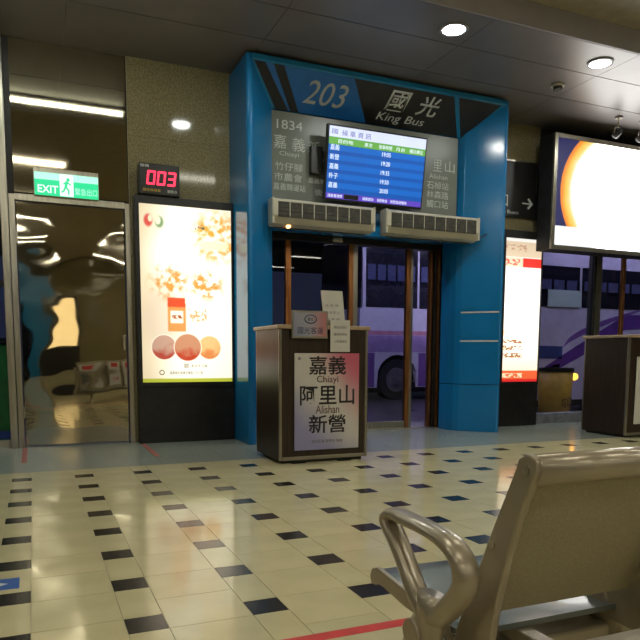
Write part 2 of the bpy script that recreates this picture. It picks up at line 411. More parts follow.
# ------------------------------------------------------------------ blue gateway
YF, YI = 1.165, 1.56          # front lip and inner plane
XL, XR, XLi, XRi = 2.26, 5.515, 2.66, 5.12
ZT, ZI = 3.965, 3.61
g = thing('gateway_portal', 'tall blue lacquered gateway frame around the boarding doors', 'gateway', ((XL+XR)/2, 1.5, 0))
def bow(p, q, n=5, r=0.03): return [p, q]
# left leg: outside face, lip and splayed inside face in one upright profile
prism('left_leg', [(XL, W-0.014), (XL, YF+0.03), (XL+0.012, YF+0.008), (XL+0.035, YF), (XL+0.06, YF+0.01), (XLi, YI), (XLi, W-0.014)], 'z', 0, ZT, 'blue', g, 0.004)
prism('right_leg', [(XR, W-0.014), (XR, YF+0.03), (XR-0.01, YF+0.008), (XR-0.03, YF), (XR-0.05, YF+0.01), (5.13, 1.50), (5.09, 1.57), (5.065, 1.67), (5.055, W-0.014)], 'z', 0.596, ZT, 'blue', g, 0.004)
prism('right_leg_base', [(XR, W-0.014), (XR, YF+0.03), (XR-0.01, YF+0.008), (XR-0.03, YF), (XR-0.05, YF+0.01), (5.13, 1.50), (5.09, 1.57), (5.065, 1.67), (5.055, W-0.014)], 'z', 0, 0.588, 'blue', g, 0.004)
sx, sy = (5.13-(XR-0.05)), (1.50-(YF+0.01)); sl = math.hypot(sx, sy); nx, ny = -sy/sl, sx/sl
if ny > 0: nx, ny = -nx, -ny
for zz in (1.135, 1.49):
    a = Vector((XR-0.05, YF+0.01)); b_ = Vector((5.13, 1.50)); nn = Vector((nx, ny))*0.006
    prism('trim_strip', [tuple(a+nn), tuple(b_+nn), tuple(b_-nn), tuple(a-nn)], 'z', zz-0.009, zz+0.009, 'letter_dim', g)
    text('lettering', '旅客服務' if zz > 1.3 else '請排隊上車', 0.05, (XR-0.05+sx*0.78+nx*0.004, YF+0.01+sy*0.78+ny*0.004, zz+0.06), (-sx, -sy, 0), EZ, 'blue_rim', g, width=0.2)
# top of the gateway
prism('head_casing', [(YF, ZT), (YF, ZT-0.05), (YF+0.012, ZT-0.06), (YI, ZI-0.006), (W-0.016, ZI-0.006), (W-0.016, ZT)], 'x', XL+0.06, XR-0.05, 'blue_rim', g)
# slanted header: boards lying on the sloping face
hA, hB = Vector((0, YF+0.02, ZT-0.055)), Vector((0, YI, ZI))
nh = Vector((0, -(hA.z-hB.z), -(hB.y-hA.y))).normalized()
def hp(x, t, off=0.012):
    q = hA.lerp(hB, t)+nh*off; return (x, q.y, q.z)
def xl(t): return XL+0.075+(XLi-XL-0.06)*t
def board(name, xt0, xt1, xb0, xb1, mat, t0=0.0, t1=1.0, th=0.01, off=0.012):
    return slab_poly(name, [hp(xb0, t1, off), hp(xb1, t1, off), hp(xt1, t0, off), hp(xt0, t0, off)], th, mat, g)
board('header_board', 2.345, 2.462, 2.70, 2.846, 'sign_black')
board('header_board', 2.464, 2.548, 2.848, 2.868, 'blue_hdr')
board('header_board', 2.55, 2.664, 2.87, 2.967, 'sign_black')
hb = board('number_board', 2.666, 3.464, 2.969, 3.79, 'blue_hdr')
hk = board('name_board', 3.466, 4.737, 3.792, 5.04, 'sign_black')
board('header_board', 4.739, 4.80, 5.042, 5.09, 'blue_rim')
board('header_board', 4.802, 5.40, 5.092, 5.11, 'sign_black')
upH = (hA-hB).normalized()
def on_header(x, t, off=0.0125): return Vector(hp(x, t, off))
text('lettering', '203', 0.27, on_header(3.21, 0.47), EX, upH, 'letter_mid', hb, width=0.48, shear=0.12)
text('lettering', '國', 0.245, on_header(4.075, 0.34), EX, upH, 'letter', hk, width=0.27, shear=0.1, bold=0.012)
text('lettering', '光', 0.245, on_header(4.475, 0.34), EX, upH, 'letter', hk, width=0.27, shear=0.1, bold=0.012)
text('lettering', 'King', 0.125, on_header(4.045, 0.79), EX, upH, 'letter', hk, width=0.31, shear=0.12)
text('lettering', 'Bus', 0.094, on_header(4.385, 0.757), EX, upH, 'letter', hk, width=0.25, shear=0.12)
# lintel above the doors
box('lintel_panel', 2.665, 5.05, 1.66, 1.83, 2.36, ZI-0.01, 'blue', g)

# destination sign panel
sp = thing('destination_sign', 'grey green destination panel with white place names under the slanted header', 'sign', (3.9, 1.6, 2.64))
box('panel', XLi+0.003, 5.075, 1.575, 1.655, 2.645, ZI-0.012, 'sign_grey', sp, 0.003)
YS = 1.574
def st(body, h, x, z, width=None, mat='letter_dim', align='LEFT', bold=0.0):
    text('lettering', body, h, (x, YS, z), EX, EZ, mat, sp, width, align=align, bold=bold)
st('1834', 0.095, 2.72, 3.46, 0.30, 'letter')
st('嘉', 0.145, 2.685, 3.275, 0.145); st('義', 0.145, 2.90, 3.265, 0.15); st('新', 0.145, 3.09, 3.255, 0.14)
st('營', 0.145, 3.30, 3.25, 0.14); st('Chiayi', 0.06, 2.75, 3.148, 0.23); st('Xinying', 0.06, 3.14, 3.14, 0.25)
st('竹仔腳', 0.085, 2.70, 3.018, 0.32); st('市農會', 0.085, 2.69, 2.905, 0.33); st('嘉義轉運站', 0.075, 2.68, 2.80, 0.38)
st('竹仔腳', 0.085, 3.12, 3.00, 0.30); st('嘉義轉運站', 0.06, 3.09, 2.90, 0.36); st('後壁', 0.075, 3.17, 2.78, 0.2)
st('阿', 0.14, 4.46, 3.245, 0.14); st('里', 0.14, 4.72, 3.245, 0.13); st('山', 0.13, 4.89, 3.245, 0.14, 'letter'); st('Alishan', 0.055, 4.67, 3.115, 0.26)
st('石棹站', 0.09, 4.64, 3.01, 0.31); st('林森路', 0.09, 4.64, 2.90, 0.31); st('觸口站', 0.09, 4.64, 2.79, 0.31)

# ------------------------------------------------------------------ boarding doors
YD = 2.0
dr = struct(bpy.data.objects.new('door_2', None), 'glazed sliding boarding doors inside the blue gateway'); COL.objects.link(dr); dr.location = (3.85, YD, 0)
def post(x0, x1, y0=YD-0.03, y1=YD+0.03, z0=0.0, z1=2.36, mat='orange_metal', name='door_post'): return box(name, x0, x1, y0, y1, z0, z1, mat, dr, 0.004)
post(2.60, 2.70, YD-0.05, YD+0.05); post(2.97, 3.04); post(3.80, 3.86); post(3.865, 3.93, YD-0.01, YD+0.05, mat='steel')
post(4.62, 4.68); post(4.685, 4.73, YD-0.01, YD+0.05, mat='steel')
for x0, x1 in ((2.70, 2.97), (3.04, 3.80), (3.93, 4.62)):
    box('glass_pane', x0, x1, YD-0.004, YD+0.004, 0.10, 2.30, 'glass', dr)
    box('bottom_rail', x0, x1, YD-0.025, YD+0.025, 0.015, 0.10, 'steel', dr, 0.003)
box('head_rail', 2.60, 5.15, YD-0.06, YD+0.08, 2.30, 2.48, 'dark_metal', dr, 0.004)
box('threshold', 2.60, 5.15, YD-0.06, YD+0.06, -0.12, 0.012, 'steel', dr, 0.003)
for i, (x0, m_) in enumerate(((4.985, 'orange_metal'), (5.025, 'dark_metal'), (5.06, 'orange_metal'), (5.10, 'dark_metal'))):
    post(x0, x0+0.032, YD-0.02-0.035*i, YD+0.06, mat=m_)
struct(box('wall_jamb_right', 5.14, 6.6, W+0.02, 2.3, -0.12, ZC, 'black_matte'), 'black jamb wall beside the boarding doors')
struct(box('wall_jamb_left', 1.2, 2.60, W+0.2, 2.3, -0.12, ZC, 'black_matte'), 'black jamb wall behind the granite')
struct(box('wall_over_doors', 2.60, 5.14, YD-0.05, 2.3, 2.48, ZC, 'black_matte'), 'dark wall above the boarding doors')

# ------------------------------------------------------------------ heater units (air curtains) under the sign
def air_curtain(x0, x1, z0, z1, label):
    yb, yf = 1.41, 1.25
    t = thing('air_curtain', label, 'air curtain', ((x0+x1)/2, yb, z0), 'air curtains above the boarding doors')
    prism('casing', [(yb, z0), (yb, z1), (yf+0.07, z1), (yf, z1-0.03), (yf, z0+0.10), (yf+0.05, z0+0.02), (yf+0.12, z0)], 'x', x0, x1, 'ivory', t, 0.006)
    n = 8; wx = (x1-x0-0.10)/n
    for i in range(n):
        a = x0+0.05+i*wx
        c = box('vent', a+0.006, a+wx-0.006, yf-0.003, yf+0.004, z0+0.082, z1-0.045, 'grille', t)
        for k in range(4):
            zz = z0+0.10+k*0.042
            box('louvre', a+0.010, a+wx-0.010, yf-0.008, yf-0.003, zz, zz+0.006, 'grille', c)
    box('end_cap', x0-0.006, x0+0.02, yf+0.01, yb, z0+0.015, z1-0.005, 'ivory', t, 0.005)
    box('end_cap', x1-0.02, x1+0.006, yf+0.01, yb, z0+0.015, z1-0.005, 'ivory', t, 0.005)
    box('outlet', x0+0.06, x1-0.06, yf+0.13, yf+0.155, z0-0.012, z0+0.004, 'grille', t)
    for xx in (x0+0.25, x1-0.35): box('wall_bracket', xx, xx+0.10, yb, 1.572, z0+0.08, z1-0.06, 'ivory', t)
    return t
a1 = air_curtain(2.565, 3.777, 2.325, 2.611, 'cream air curtain left of its pair, under the place name 1834')
a2 = air_curtain(3.925, 5.20, 2.325, 2.611, 'cream air curtain right of its pair, beside the right gateway leg')
disc('indicator', (2.765, 2.33), 0.02, 'y', 1.315, 1.35, 'warm_led', a1, 16)
tag(sweep('cable', [(5.212, 1.32, 2.42), (5.24, 1.31, 2.39), (5.27, 1.30, 2.40), (5.325, 1.29, 2.43)], 0.006, 'black', None, 8), 'thin black cable from the right air curtain to the gateway leg', 'cable')
tag(box('sensor', 3.55, 3.68, 1.90, 1.938, 2.31, 2.36, 'ivory', None, 0.01), 'small pale motion sensor over the sliding doors', 'sensor')

# ------------------------------------------------------------------ timetable screen
tv = thing('timetable_monitor', 'wall mounted monitor showing a blue bus timetable', 'monitor', (3.86, 1.50, 3.07))
TW, TH = 1.225, 0.75
tilt = math.radians(8); tilt_c = Vector((3.86, 1.39, 3.07))
tu = Vector((0, -math.sin(tilt), math.cos(tilt))); tr_ = Vector((1, 0, 0)); tn = tr_.cross(tu)  # towards the viewer
def tp(u, v, o): return tilt_c+tr_*u+tu*v+tn*o
def tpanel(name, u0, u1, v0, v1, o, th, mat, parent):
    return slab_poly(name, [tp(u0, v0, o), tp(u1, v0, o), tp(u1, v1, o), tp(u0, v1, o)], th, mat, parent)
tpanel('housing', -TW/2-0.018, TW/2+0.018, -TH/2-0.022, TH/2+0.018, 0, 0.05, 'black', tv)
scr = tpanel('screen', -TW/2, TW/2, -TH/2, TH/2, 0.004, 0.006, 'scr_blue', tv)
tpanel('title_bar', -TW/2, TW/2, TH/2-0.11, TH/2, 0.006, 0.003, 'scr_white', scr)
tpanel('heading_bar', -TW/2, TW/2, TH/2-0.185, TH/2-0.11, 0.006, 0.003, 'scr_green', scr)
for k in range(5):
    v1 = TH/2-0.185-k*0.098
    tpanel('timetable_row', -TW/2, TW/2, v1-0.062, v1-0.006, 0.006, 0.003, 'scr_blue2', scr)
tpanel('ticker_bar', -TW/2, TW/2, -TH/2, -TH/2+0.058, 0.006, 0.003, 'scr_violet', scr)
tpanel('ticker_patch', -TW/2+0.22, -TW/2+0.40, -TH/2+0.004, -TH/2+0.054, 0.008, 0.002, 'black', scr)
tpanel('ticker_patch', TW/2-0.10, TW/2-0.02, -TH/2+0.008, -TH/2+0.05, 0.008, 0.002, 'scr_violet', scr)
def tt(body, h, u, v, width, mat, align='LEFT'):
    text('lettering', body, h, tp(u, v, 0.0075), tr_, tu, mat, scr, width, align=align, off=0.001, depth=0.001)
tt('國', 0.05, -TW/2+0.03, TH/2-0.055, 0.07, 'scr_ink'); tt('候 車 資 訊', 0.06, -TW/2+0.15, TH/2-0.06, 0.36, 'scr_ink')
for u, s_, w_ in ((-0.50, '目的地', 0.18), (-0.18, '車次', 0.10), (0.0, '發車時間', 0.17), (0.22, '月台', 0.12), (0.40, '備註欄位', 0.18)): tt(s_, 0.042, u, TH/2-0.149, w_, 'scr_text')
for k, (nm, tm) in enumerate((('嘉義', '19:05'), ('新營', '19:20'), ('嘉義', '19:35'), ('朴子', '19:50'), ('嘉義', '20:05'))):
    v = TH/2-0.22-k*0.098
    tt(nm, 0.06, -TW/2+0.02, v+0.004, 0.11, 'scr_text'); tt(tm, 0.046, 0.05, v-0.004, 0.11, 'scr_text')
tt('請旅客排隊', 0.035, -TW/2+0.02, -TH/2+0.029, 0.18, 'scr_text'); tt('候車請勿', 0.035, -0.16, -TH/2+0.029, 0.14, 'scr_text'); tt('吸菸飲食', 0.035, 0.03, -TH/2+0.029, 0.13, 'scr_text'); tt('祝您旅途愉快', 0.035, 0.20, -TH/2+0.029, 0.22, 'scr_text')
box('bracket', 3.70, 4.02, 1.44, 1.573, 3.00, 3.20, 'dark_metal', tv)
tag(box('junction_box', 3.10, 3.24, 1.50, 1.572, 2.96, 3.26, 'black', None, 0.006), 'small black box on the destination panel, half behind the monitor', 'box')

# ------------------------------------------------------------------ noodle light box
def lightbox(name, label, x0, x1, yf, yb, sx0, sx1, sz0, sz1, ztop, mat, sill=None):
    t = thing(name, label, 'light box', ((x0+x1)/2, (yf+yb)/2, 0))
    box('plinth', x0, x1, yf, yb, 0, sz0-0.05, 'black', t, 0.004)
    box('frame', x0, sx0, yf-0.01, yb, sz0-0.048, ztop, 'black', t, 0.003)
    box('frame', sx1, x1, yf-0.01, yb, sz0-0.048, ztop, 'black', t, 0.003)
    box('frame', sx0, sx1, yf-0.01, yb, sz1, ztop, 'black', t, 0.003)
    box('frame', sx0, sx1, yf-0.01, yb, sz0-0.048, sz0, 'black', t, 0.003)
    lit = box('lit_poster', sx0, sx1, yf+0.012, yf+0.03, sz0, sz1, mat, t)
    return t, lit
def noodle_mat():
    m, nt, b = new_mat('noodle_poster'); (x, y, z), vec = coords(nt)
    # local coordinates: x about the box centre (1.735), z from the floor
    def ell(cx, cz, rx, rz, s=0.12): return (((x-(cx-1.735))/rx)._m('POWER', 2.0)+((z-cz)/rz)._m('POWER', 2.0)).sqrt().step(1-s, 1+s).inv()
    def rect(x0, x1, z0, z1, s=0.01):
        return (x-(x0-1.735)).step(-s, s)*((x-(x1-1.735)).step(-s, s).inv())*(z-z0).step(-s, s)*((z-z1).step(-s, s).inv())
    nz = noise(nt, vec, 14, 5); nb = noise(nt, vec, 30, 3)
    edge = (x+0.45).step(0.0, 0.38)
    c = mixc(nt, edge, (0.80, 0.66, 0.42), (1.0, 0.93, 0.72))
    c = mixc(nt, ell(1.50, 1.35, 0.24, 0.34, 0.5)*0.7, c, (0.62, 0.48, 0.34))
    c = mixc(nt, ell(1.80, 2.0, 0.40, 0.30, 0.6), c, (1.0, 0.95, 0.78))
    # serving of noodles at the upper right
    c = mixc(nt, ell(2.08, 2.22, 0.27, 0.27, 0.35)*nz.step(0.38, 0.62), c, (0.80, 0.33, 0.03))
    c = mixc(nt, ell(2.02, 2.13, 0.17, 0.05, 0.4), c, (1.0, 0.85, 0.45))
    c = mixc(nt, rect(1.84, 1.95, 2.29, 2.34)*nb.step(0.45, 0.55), c, (0.10, 0.10, 0.06))
    # two nests of noodles
    nests = ell(1.56, 1.72, 0.20, 0.17, 0.4).max(ell(1.96, 1.70, 0.18, 0.15, 0.4))
    c = mixc(nt, nests*nz.step(0.40, 0.60), c, (0.62, 0.27, 0.04))
    # jar
    c = mixc(nt, rect(1.535, 1.73, 1.20, 1.50), c, (0.62, 0.26, 0.06))
    c = mixc(nt, rect(1.535, 1.725, 1.46, 1.56), c, (0.60, 0.06, 0.012))
    c = mixc(nt, rect(1.565, 1.70, 1.29, 1.42), c, (0.95, 0.80, 0.60))
    c = mixc(nt, rect(1.58, 1.69, 1.335, 1.375)*nb.step(0.42, 0.5), c, (0.35, 0.08, 0.02))
    c = mixc(nt, rect(1.76, 1.96, 1.31, 1.45)*nb.step(0.5, 0.6), c, (0.65, 0.35, 0.15))
    # three round dishes
    for cx, r, a_, b_ in ((1.985, 0.125, (0.85, 0.45, 0.17), (0.62, 0.20, 0.05)), (1.49, 0.13, (0.48, 0.28, 0.19), (0.38, 0.04, 0.02)), (1.745, 0.145, (0.50, 0.22, 0.11), (0.45, 0.04, 0.012))):
        inner = mixc(nt, ((z*-1.0+1.02)*6.0+(nz-0.5)*1.6).step(-0.2, 0.6), a_, b_)
        c = mixc(nt, ell(cx, 1.03, r+0.008, r+0.008, 0.04), c, (0.92, 0.80, 0.6))
        c = mixc(nt, ell(cx, 1.03, r, r, 0.05), c, inner)
    # emblem of two curved leaves
    c = mixc(nt, ell(1.35, 2.35, 0.045, 0.065, 0.3)*(ell(1.37, 2.37, 0.022, 0.035, 0.3).inv()), c, (0.62, 0.06, 0.04))
    c = mixc(nt, ell(1.465, 2.34, 0.045, 0.06, 0.3)*(ell(1.45, 2.355, 0.028, 0.042, 0.3).inv()), c, (0.18, 0.30, 0.12))
    c = mixc(nt, (z-0.695).step(-0.01, 0.01).inv(), c, (0.42, 0.45, 0.03))
    nt.links.new(c, b.inputs['Emission Color']); b.inputs['Base Color'].default_value = (0.05, 0.05, 0.05, 1)
    hot = ell(1.80, 1.75, 0.52, 1.15, 0.75)
    nt.links.new((hot*0.55+0.72).s, b.inputs['Emission Strength']); return m
lb1, lit1 = lightbox('poster_light_box', 'glowing noodle advert in a black light box beside the steel door', 1.205, 2.252, 1.70, W-0.014, 1.25, 2.232, 0.655, 2.515, 2.595, noodle_mat())
text('lettering', '關', 0.05, (1.72, 1.7115, 0.83), EX, EZ, 'ink_brown', lit1, off=0.0005, depth=0.0005)
text('lettering', '老店手工麵', 0.03, (1.86, 1.7115, 0.83), EX, EZ, 'ink_brown', lit1, off=0.0005, depth=0.0005, width=0.18)
text('lettering', '嘉義縣民雄鄉中樂路八十七號', 0.035, (1.72, 1.7115, 0.755), EX, EZ, 'ink', lit1, off=0.0005, depth=0.0005, width=0.36)
ring('emblem_mark', (1.455, 0.76), 0.02, 0.028, 'y', 1.709, 1.7115, 'ink_brown', lit1, 20)

# number display on top of it
nd = thing('queue_number_display', 'black queue number display reading 003 in red', 'display', (1.46, 1.74, 2.60))
box('housing', 1.253, 1.672, 1.66, 1.80, 2.60, 2.915, 'black', nd, 0.012)
box('foot', 1.36, 1.56, 1.70, 1.78, 2.5955, 2.60, 'black', nd)
def digit(x, z, h, wd, segs):
    s = h*0.13; sk = 0.02
    def seg(x0, x1, z0, z1):
        def q(a, c): return (a+(c-z)*0.12, c)
        prism('led_segment', [q(x0, z0), q(x1, z0), q(x1, z1), q(x0, z1)], 'y', 1.652, 1.661, 'led_red', nd)
    gp = 0.004
    if 'a' in segs: seg(x+s*0.4, x+wd-s*0.4, z+h-s, z+h)
    if 'd' in segs: seg(x+s*0.4, x+wd-s*0.4, z, z+s)
    if 'g' in segs: seg(x+s*0.6, x+wd-s*0.6, z+h/2-s/2, z+h/2+s/2)
    if 'f' in segs: seg(x, x+s, z+h/2+gp, z+h-gp)
    if 'b' in segs: seg(x+wd-s, x+wd, z+h/2+gp, z+h-gp)
    if 'e' in segs: seg(x, x+s, z+gp, z+h/2-gp)
    if 'c' in segs: seg(x+wd-s, x+wd, z+gp, z+h/2-gp)
for i, sg in enumerate(('abcdef', 'abcdef', 'abcdg')): digit(1.325+i*0.105, 2.70, 0.14, 0.085, sg)
text('lettering', '號碼', 0.03, (1.31, 1.659, 2.885), EX, EZ, 'letter', nd, width=0.09)
text('lettering', '請依序候車', 0.03, (1.38, 1.659, 2.645), EX, EZ, 'led_dim', nd, width=0.18); text('lettering', '服務台', 0.03, (1.59, 1.659, 2.645), EX, EZ, 'letter_dim', nd, width=0.1)

# exit sign
xs_ = thing('exit_sign', 'green illuminated exit sign above the steel door', 'exit sign', (0.56, 1.82, 2.52))
box('housing', 0.255, 0.868, 1.80, 1.85, 2.52, 2.79, 'steel', xs_, 0.004)
fc = box('sign_face', 0.262, 0.862, 1.785, 1.80, 2.525, 2.745, 'exit_green', xs_, 0.003)
box('glow_band', 0.262, 0.862, 1.783, 1.785, 2.675, 2.742, 'exit_pale', fc)
pt = box('pictogram_panel', 0.495, 0.625, 1.779, 1.7845, 2.528, 2.742, 'exit_white', fc)
text('lettering', 'EXIT', 0.075, (0.385, 1.7845, 2.585), EX, EZ, 'exit_white', fc, width=0.19, off=0.0015, bold=0.02)
text('lettering', '緊急出口', 0.068, (0.745, 1.7845, 2.585), EX, EZ, 'exit_pale', fc, width=0.21, off=0.0015)
disc('runner_head', (0.575, 2.69), 0.016, 'y', 1.7765, 1.779, 'exit_green', pt, 14)
def limb(a, b, wd):
    a, b = Vector((a[0], 0, a[1])), Vector((b[0], 0, b[1])); d = (b-a).normalized(); n = Vector((-d.z, 0, d.x))*wd
    prism('runner_limb', [((a+n).x, (a+n).z), ((b+n).x, (b+n).z), ((b-n).x, (b-n).z), ((a-n).x, (a-n).z)], 'y', 1.7765, 1.779, 'exit_green', pt)
for a_, b_, w_ in (((0.565, 2.675), (0.55, 2.615), 0.012), ((0.55, 2.62), (0.58, 2.585), 0.008), ((0.58, 2.585), (0.575, 2.545), 0.007), ((0.55, 2.62), (0.53, 2.575), 0.008), ((0.53, 2.575), (0.51, 2.565), 0.007), ((0.565, 2.665), (0.60, 2.64), 0.006), ((0.56, 2.665), (0.53, 2.645), 0.006)): limb(a_, b_, w_)

# ------------------------------------------------------------------ second light box, dark wall sign, big screen
def red_poster_mat():
    m, nt, b = new_mat('red_banded_poster'); (x, y, z), vec = coords(nt)
    nb = noise(nt, vec, 26, 4, (1, 1, 1.6)); nz = noise(nt, vec, 6, 3)
    def band(a, c, s=0.006): return (z-a).step(-s, s)*((z-c).step(-s, s).inv())
    def xb(a, c, s=0.006): return (x-a).step(-s, s)*((x-c).step(-s, s).inv())
    c = mixc(nt, z.step(0.6, 1.6), (1.0, 0.86, 0.60), (1.0, 0.96, 0.88))
    c = mixc(nt, band(2.26, 2.46), c, (0.80, 0.62, 0.42))
    c = mixc(nt, band(2.33, 2.42)*xb(-0.22, 0.26)*nb.step(0.52, 0.58), c, (0.55, 0.30, 0.18))
    c = mixc(nt, band(2.13, 2.25), c, (0.95, 0.72, 0.50))
    c = mixc(nt, band(2.13, 2.25)*(x-0.20).step(-0.01, 0.01), c, (0.80, 0.03, 0.02))
    c = mixc(nt, band(2.15, 2.23)*xb(-0.25, 0.15)*nb.step(0.5, 0.56), c, (0.90, 0.10, 0.06))
    c = mixc(nt, band(1.02, 1.30)*nz.step(0.45, 0.65)*(x.step(-0.1, 0.1).inv()), c, (1.0, 0.66, 0.28))
    for a_, b_ in ((0.93, 0.99), (1.03, 1.09), (1.12, 1.17)):
        c = mixc(nt, band(a_, b_)*xb(-0.27, 0.24)*nb.step(0.46, 0.52), c, (0.35, 0.14, 0.05))
    c = mixc(nt, band(0.60, 0.755), c, (0.85, 0.12, 0.03))
    c = mixc(nt, band(0.66, 0.72)*xb(-0.24, 0.25)*nb.step(0.45, 0.52), c, (1.0, 0.75, 0.45))
    c = mixc(nt, band(0.60, 0.64), c, (0.72, 0.01, 0.01))
    nt.links.new(c, b.inputs['Emission Color']); b.inputs['Base Color'].default_value = (0.05, 0.05, 0.05, 1)
    nt.links.new(((z-1.5).abs().step(0.3, 1.0).inv()*0.55+0.78).s, b.inputs['Emission Strength']); return m
lb2, lit2 = lightbox('poster_light_box', 'narrow glowing white and red poster light box right of the blue gateway', 5.53, 6.565, 1.70, W-0.014, 5.95, 6.555, 0.605, 2.50, 2.60, red_poster_mat())
ds = thing('direction_sign', 'dark direction board with a white arrow above the red poster', 'sign', (6.1, 1.82, 2.78))
box('board', 5.56, 6.50, 1.80, W-0.014, 2.79, 3.50, 'sign_black', ds, 0.004)
box('edge_strip', 6.50, 6.525, 1.79, W-0.014, 2.79, 3.52, 'steel', ds, 0.003)
box('edge_strip', 5.56, 6.50, 1.79, W-0.014, 3.50, 3.52, 'steel', ds, 0.003)
prism('arrow_mark', [(6.27, 2.972), (6.40, 2.972), (6.355, 2.925), (6.378, 2.908), (6.45, 2.98), (6.378, 3.052), (6.355, 3.035), (6.40, 2.988), (6.27, 2.988)], 'y', 1.796, 1.7995, 'letter', ds)
text('lettering', '出口', 0.17, (5.86, 1.799, 3.0), EX, EZ, 'letter_dim', ds, width=0.34)
text('lettering', 'Way to Buses', 0.06, (5.98, 1.799, 2.845), EX, EZ, 'letter_dim', ds, width=0.46)

def sun_screen_mat():
    m, nt, b = new_mat('advert_screen'); (x, y, z), vec = coords(nt)
    # local x from the screen's centre, z from its base
    r = (((x-0.03)/1.22)._m('POWER', 2.0)+((z-0.75)/1.0)._m('POWER', 2.0)).sqrt()
    nz = noise(nt, vec, 5, 4)
    c = mixc(nt, (r+(nz-0.5)*0.05).step(0.90, 0.985), (1.0, 0.62, 0.10), (0.95, 0.25, 0.015))
    c = mixc(nt, (r+(nz-0.5)*0.02).step(0.985, 1.0), c, (0.012, 0.012, 0.09))
    c = mixc(nt, (r+(nz-0.5)*0.08).step(0.78, 0.92), (1.0, 0.97, 0.92), c)
    c = mixc(nt, (z-0.30).step(-0.006, 0.006).inv(), c, (0.93, 0.95, 1.0))
    nt.links.new(c, b.inputs['Emission Color']); b.inputs['Base Color'].default_value = (0.02, 0.02, 0.02, 1)
    s = r.step(0.72, 0.88).inv()*5.0+0.85
    nt.links.new(s.s, b.inputs['Emission Strength']); return m
SX0, SX1, SY, SZ0, SZ1 = 6.43, 9.05, 1.41, 2.345, 3.80
bs = thing('advert_screen', 'large bright advert screen with an orange disc, hung over the glazing', 'screen', ((SX0+SX1)/2, 1.6, SZ0))
box('housing', SX0, SX1, SY+0.02, 1.685, SZ0, SZ1, 'black_matte', bs, 0.006)
box('wall_bracket', 6.9, 8.6, 1.685, W, 2.75, 3.5, 'dark_metal', bs)
for a_ in ((SX0, SX0+0.055, SZ0, SZ1), (SX1-0.055, SX1, SZ0, SZ1), (SX0+0.055, SX1-0.055, SZ0, SZ0+0.055), (SX0+0.055, SX1-0.055, SZ1-0.055, SZ1)):
    box('frame', a_[0], a_[1], SY-0.012, SY+0.02, a_[2], a_[3], 'alu', bs, 0.004)
pn = box('display_panel', SX0+0.055, SX1-0.055, SY, SY+0.018, SZ0+0.055, SZ1-0.055, sun_screen_mat(), bs)
text('lettering', '夢想就在眼前出發', 0.05, (7.5, SY-0.001, SZ0+0.13), EX, EZ, 'ink_grey', pn, width=0.5, off=0.002)

# ------------------------------------------------------------------ shopfront glazing right
w2 = struct(bpy.data.objects.new('window_2', None), 'shopfront glazing below the advert screen'); COL.objects.link(w2); w2.location = (9, W, 0)
for x0, x1 in ((6.63, 7.66), (7.80, 9.2), (9.3, 11.0), (11.1, 13.9)): box('pane', x0, x1, W+0.055, W+0.063, 0.14, 2.60, 'glass_grey', w2)
for x0, x1 in ((6.57, 6.63), (7.66, 7.80), (9.2, 9.3), (11.0, 11.1), (13.9, 14.0)): box('mullion', x0, x1, W, W+0.12, 0.14, 2.62, 'dark_metal' if x0 < 7 else 'steel', w2, 0.004)
box('mullion', 7.62, 7.665, W-0.03, W+0.02, 0.14, 2.62, 'dark_metal', w2, 0.004)
box('sill', 6.57, 14.0, W-0.01, W+0.14, -0.1, 0.14, 'kerb', w2, 0.006)
box('door_pull', 8.14, 8.20, W-0.06, W-0.01, 0.5, 2.58, 'orange_metal', w2, 0.006)

# ------------------------------------------------------------------ counters
def counter(x0, x1, y0, y1, zt, label):
    t = thing('service_counter', label, 'counter', ((x0+x1)/2, (y0+y1)/2, 0))
    box('plinth', x0+0.05, x1-0.04, y0+0.035, y1-0.04, 0, 0.028, 'black', t)
    box('side_panel', x0, x0+0.025, y0+0.026, y1-0.02, 0.03, zt-0.035, 'wood', t, 0.002)
    box('side_panel', x1-0.025, x1, y0+0.026, y1-0.02, 0.03, zt-0.035, 'wood', t, 0.002)
    box('front_panel', x0+0.026, x1-0.026, y0+0.006, y0+0.025, 0.03, zt-0.035, 'wood', t, 0.002)
    box('back_panel', x0+0.03, x1-0.03, y1-0.045, y1-0.022, 0.065, zt-0.30, 'wood', t, 0.002)
    for x in (x0-0.002, x1-0.024): box('corner_strip', x, x+0.026, y0, y0+0.026, 0.028, zt-0.035, 'alu', t, 0.004)
    for x in (x0+0.0, x1-0.02): box('corner_strip', x, x+0.02, y1-0.02, y1, 0.028, zt-0.035, 'alu', t, 0.004)
    box('base_strip', x0+0.026, x1-0.026, y0-0.001, y0+0.006, 0.028, 0.06, 'alu', t, 0.002)
    box('counter_top', x0-0.02, x1+0.02, y0-0.02, y1+0.02, zt-0.034, zt, 'top_edge', t, 0.008)
    return t
CX0, CX1, CY0, CY1, CZ = 2.135, 2.99, -0.13, 0.53, 1.215
counter(CX0, CX1, CY0, CY1, CZ, 'dark walnut service counter with a route poster, in front of the blue gateway')
counter(6.54, 7.42, 0.16, 0.85, 1.205, 'dark walnut service counter at the right edge, under the advert screen')
def poster_mat():
    m, nt, b = new_mat('route_poster_print'); (x, y, z), vec = coords(nt); nz = noise(nt, vec, 3, 3)
    c = mixc(nt, ((x+(z-0.45)*0.7)*1.6+(nz-0.5)*0.4).step(0.05, 0.85), (0.60, 0.565, 0.52), (0.60, 0.13, 0.20))
    c = mixc(nt, ((x*-1.0-(z-0.45)*1.1)*1.4+(nz-0.5)*0.5).step(0.0, 0.8), c, (0.28, 0.27, 0.47))
    nt.links.new(c, b.inputs['Base Color']); b.inputs['Roughness'].default_value = 0.28; return m
yp = CY0-0.002
pz0, pz1, px0, px1 = 0.115, 0.972, 2.27, 2.897
